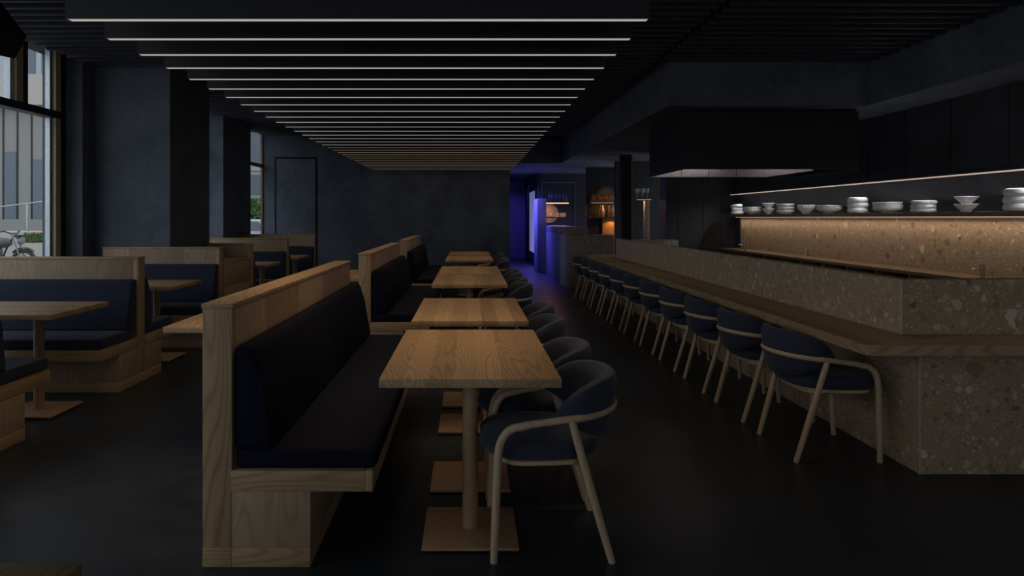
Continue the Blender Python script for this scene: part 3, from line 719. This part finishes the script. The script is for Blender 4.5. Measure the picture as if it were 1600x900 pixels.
stack(1387, 4, 0.019, lambda: MB().lathe(bowl(0.152, 0.060, 0.058, flare=2.0), 40), 'white dinner plate in the widest stack, %s', 'dinner plates')
stack(1443, 3, 0.041, lambda: MB().lathe([(0.098, 0), (0.112, 0.006), (0.118, 0.02), (0.114, 0.038), (0.10, 0.042), (0.09, 0.03), (0.004, 0.022)], 56, fn=lambda a, z: 1+0.025*math.sin(9*a)*math.cos(4*a+z*90)), 'white rough-edged dish in the craggy stack, %s', 'rough-edged dishes')
stack(1510, 2, 0.072, lambda: flut(0.100, 0.074, 0.045, 20, 0.02), 'white ribbed flared bowl right of the craggy stack, %s', 'ribbed flared bowls')
stack(1592, 3, 0.064, lambda: wavy(0.116, 0.072, 0.05, 2, 1.0), 'glossy white pebble-shaped bowl at the right picture edge, %s of its stack', 'pebble bowls at the right edge')

# ------------------------------------------------------------------ loudspeaker
t = thing('loudspeaker', 'black loudspeaker hanging at the ceiling by the street window', 'loudspeaker', (-3.60, 5.15, 2.83))
R = Matrix.Rotation(math.radians(-25), 3, 'Z') @ Matrix.Rotation(math.radians(43), 3, 'Y')
MB().box(-0.26, 0.20, -0.13, 0.13, -0.11, 0.11, 0.012, rot=R, ctr=(0, 0, 0)).build('cabinet', M['gap'], t)
MB().box(-0.02, 0.02, -0.02, 0.02, 0.10, 0.50).build('bracket', M['black'], t)

# ------------------------------------------------------------------ the street outside
struct('ground_street', MB().box(-60, -4.7, -25, 70, -0.15, -0.03), M['asph'], smooth=False)
t = thing('office_building', 'pale concrete office building with blue glass across the street', 'building', (-17.0, 27.0, 0))
MB().box(-16, 3, 0, 8, 0, 5.8).build('wall', M['oc'], t, smooth=False)
MB().box(-16, 3, -0.4, 8, 5.8, 7.0).build('parapet', M['owhite'], t, smooth=False)
MB().box(-16, 3, 0.0, 8, 7.0, 14).build('glazing', M['facade'], t, smooth=False)
mb = MB()
for k in range(13): mb.box(-16+1.45*k, -15.8+1.45*k, -0.12, 0.0, 7.0, 14)
for z in (8.3, 11.0): mb.box(-16, 3, -0.12, 0.0, z, z+0.18)
mb.build('glazing_bar', M['facade_w'], t, smooth=False)
mb = MB()
for k in range(34): mb.box(-16+0.56*k, -15.95+0.56*k, -0.03, 0.0, 1.3, 5.8)
mb.build('wall_joint', M['black'], t, smooth=False)
mb = MB()
for k in (26, 28, 31): mb.box(-15.93+0.56*k, -15.46+0.56*k, -0.02, 0.0, 1.35, 3.4+0.3*(k % 3))
mb.build('glass_panel', M['facade'], t, smooth=False)
mb = MB()
for k in range(5): mb.box(-3.0+0.5*k if k else -8, 3, -2.4+0.4*k, 0, 0.84+0.1*k if k else 0, 0.84+0.1*(k+1))
mb.build('steps', M['oc'], t, smooth=False)
mb = MB()
for k in range(8): mb.tube([(-5+1.0*k, -2.3, 0.94), (-5+1.0*k, -2.3, 1.15+0.127*k)], 0.02, 8)
mb.tube([(-5, -2.3, 1.15), (2.5, -2.3, 2.1)], 0.025, 8)
mb.build('handrail', M['steel'], t)
t = thing('planter_wall', 'low white planter wall behind the motorcycle outside', 'planter', (-14.0, 21.5, 0))
MB().box(-9, 2.8, 0, 0.6, -0.03, 0.97, 0.02).build('wall', M['owhite'], t, smooth=False)
MB().box(0.35, 2.8, -0.7, 0.6, -0.03, 0.62, 0.02).build('trough', M['owhite'], t, smooth=False)
t2 = thing('flowering_plant', 'green plant with pink blossoms in the white planter outside', 'plant', (-13.38, 21.05, 0.622))
def leafball(n, rx, ry, rz, size, rnd):
    mb = MB()
    for _ in range(n):
        a = rnd.uniform(0, 2*PI); u = rnd.uniform(0, 1)**0.5; z = rnd.uniform(0, 1)
        c = Vector((rx*u*math.cos(a), ry*u*math.sin(a), rz*z)); d = Vector((rnd.uniform(-1, 1), rnd.uniform(-1, 1), rnd.uniform(0, 1))).normalized()*size
        e = d.orthogonal().normalized()*size*0.4
        vs_ = [mb.bm.verts.new(p) for p in (c, c+d*0.5+e, c+d, c+d*0.5-e)]; mb.bm.faces.new(vs_)
    return mb
rnd = random.Random(3)
fo = leafball(520, 0.34, 0.2, 0.28, 0.07, rnd).build('foliage', M['leaf'], t2, smooth=False); leafball(90, 0.38, 0.22, 0.36, 0.04, rnd).build('blossom', M['pink'], t2, smooth=False)
t = thing('granite_pier', 'slim granite pier just outside the street window', 'pier', (-4.925, 7.9, 0))
MB().box(0, 0.07, 0, 0.5, -0.03, 4.5).build('shaft', M['granite'], t, smooth=False)
# motorcycle
t = thing('motorcycle', 'grey motorcycle parked outside behind the street window', 'motorcycle', (-12.35, 17.4, -0.03))
for x, nm in ((1.0, 'front'), (-0.38, 'rear')):
    w = MB().torus((x, 0, 0.32), 0.27, 0.05, 'y', 40, 10).build('wheel', M['rubber'], t)
    mb = MB().torus((x, 0, 0.32), 0.225, 0.015, 'y', 36, 8)
    for k in range(10):
        a = 2*PI*k/10; mb.tube([(x, 0, 0.32), (x+0.22*math.cos(a), 0, 0.32+0.22*math.sin(a))], 0.006, 6)
    mb.tube([(x, -0.06, 0.32), (x, 0.06, 0.32)], 0.045, 14)
    mb.build('rim', M['dsteel'], w)
for sy in (-0.09, 0.09): MB().tube([(1.0, sy, 0.32), (0.86, sy, 0.70), (0.74, sy*0.9, 0.99)], [0.025, 0.02, 0.018], 10).build('fork', M['dsteel'], t)
MB().loft([[(1.0+(0.335)*math.cos(a), y, 0.32+0.335*math.sin(a)) for y in (-0.06, 0.06)] + [(1.0+(0.35)*math.cos(a), y, 0.32+0.35*math.sin(a)) for y in (0.06, -0.06)] for a in [math.radians(45+8*k) for k in range(13)]]).build('fender', M['black'], t)
MB().lathe([(0.03, -0.09), (0.085, -0.05), (0.10, 0.03), (0.095, 0.05), (0.004, 0.06)], 20).build('headlight', M['dsteel'], t).matrix_local = Matrix.Translation((0.93, 0, 0.84)) @ Matrix.Rotation(PI/2, 4, 'Y')
MB().box(0.80, 0.95, -0.11, 0.11, 0.93, 0.99, 0.02).build('instrument', M['black'], t)
MB().tube([(0.62, -0.36, 1.07), (0.70, -0.30, 1.09), (0.76, -0.12, 1.02), (0.76, 0.12, 1.02), (0.70, 0.30, 1.09), (0.62, 0.36, 1.07)], 0.016, 10).build('handlebar', M['black'], t)
MB().loft([[(x, ry*math.cos(a), zc+rz*math.sin(a)) for a in [2*PI*k/14 for k in range(14)]] for x, ry, rz, zc in ((0.16, 0.05, 0.05, 0.74), (0.24, 0.12, 0.11, 0.75), (0.42, 0.15, 0.14, 0.78), (0.58, 0.13, 0.12, 0.79), (0.68, 0.06, 0.06, 0.78))]).build('fuel_tank', M['mcgrey'], t)
MB().loft([[(x, ry*math.cos(a), zc+rz*math.sin(a)) for a in [2*PI*k/14 for k in range(14)]] for x, ry, rz, zc in ((-0.55, 0.05, 0.03, 0.80), (-0.42, 0.12, 0.05, 0.78), (-0.1, 0.14, 0.055, 0.74), (0.15, 0.11, 0.05, 0.73), (0.2, 0.05, 0.03, 0.73))]).build('seat', M['black'], t)
MB().tube([(0.72, 0, 0.92), (0.55, 0, 0.62), (0.42, 0, 0.28), (0.0, 0, 0.26), (-0.1, 0, 0.66), (0.6, 0, 0.72)], 0.022, 10).build('bike_frame', M['black'], t)
MB().box(0.05, 0.45, -0.13, 0.13, 0.25, 0.50, 0.03).box(0.28, 0.42, -0.09, 0.09, 0.46, 0.64, 0.02).build('engine', M['mcgrey'], t)
MB().tube([(0.4, 0.14, 0.45), (0.45, 0.15, 0.25), (0.1, 0.16, 0.2), (-0.6, 0.17, 0.33)], [0.02, 0.02, 0.03, 0.045], 10).build('exhaust', M['dsteel'], t)
MB().tube([(0.18, -0.14, 0.24), (0.08, -0.26, 0.0)], 0.012, 8).build('kickstand', M['black'], t)
# beyond the far window
t = thing('grey_house', 'grey-blue timber house seen through the narrow far window', 'building', (-17.5, 48.0, 0))
MB().box(-8, 8, 0, 6, 0, 9).build('wall', M['facade_w'], t, smooth=False)
mb = MB()
for k in range(10): mb.box(-7.5+1.6*k, -6.6+1.6*k, -0.05, 0.0, 5.2, 7.6)
mb.box(-8, 8, -0.05, 0, 3.0, 4.4)
mb.build('window', M['facade'], t, smooth=False)
mb = MB()
for k in range(10): mb.prism([(-7.6+1.6*k, 7.7), (-6.5+1.6*k, 7.7), (-7.05+1.6*k, 8.6)], 'y', -0.08, 0.0)
mb.box(-8, 8, -0.1, 0, 4.7, 4.9)
mb.build('gable', M['owhite'], t, smooth=False)
rnd = random.Random(5)
t = thing('street_tree', 'leafy green street tree beyond the narrow far window', 'tree', (-9.6, 31.0, 0))
MB().tube([(0, 0, -0.03), (0.03, 0, 0.8), (0, 0, 1.5)], [0.07, 0.05, 0.03], 8).build('trunk', M['dwood'], t)
leafball(900, 0.85, 0.6, 1.3, 0.22, rnd).build('crown', M['leaf'], t, smooth=False).location = (0, 0, 0.9)
t = thing('parked_car', 'white car parked beyond the narrow far window', 'car', (-8.4, 26.0, -0.03))
MB().prism([(-2.0, 0.3), (2.0, 0.3), (2.05, 0.75), (1.2, 0.9), (0.7, 1.35), (-1.1, 1.38), (-1.7, 0.95), (-2.05, 0.85)], 'y', -0.8, 0.8, 0.05, 2).build('body', M['carw'], t)
MB().prism([(0.95, 0.93), (0.62, 1.28), (-1.0, 1.3), (-1.4, 0.95)], 'y', -0.81, 0.81).build('side_window', M['facade'], t)
for x in (-1.3, 1.3):
    for y in (-0.78, 0.78): MB().torus((x, y*0.98, 0.32), 0.23, 0.085, 'y', 28, 10).build('wheel', M['rubber'], t)
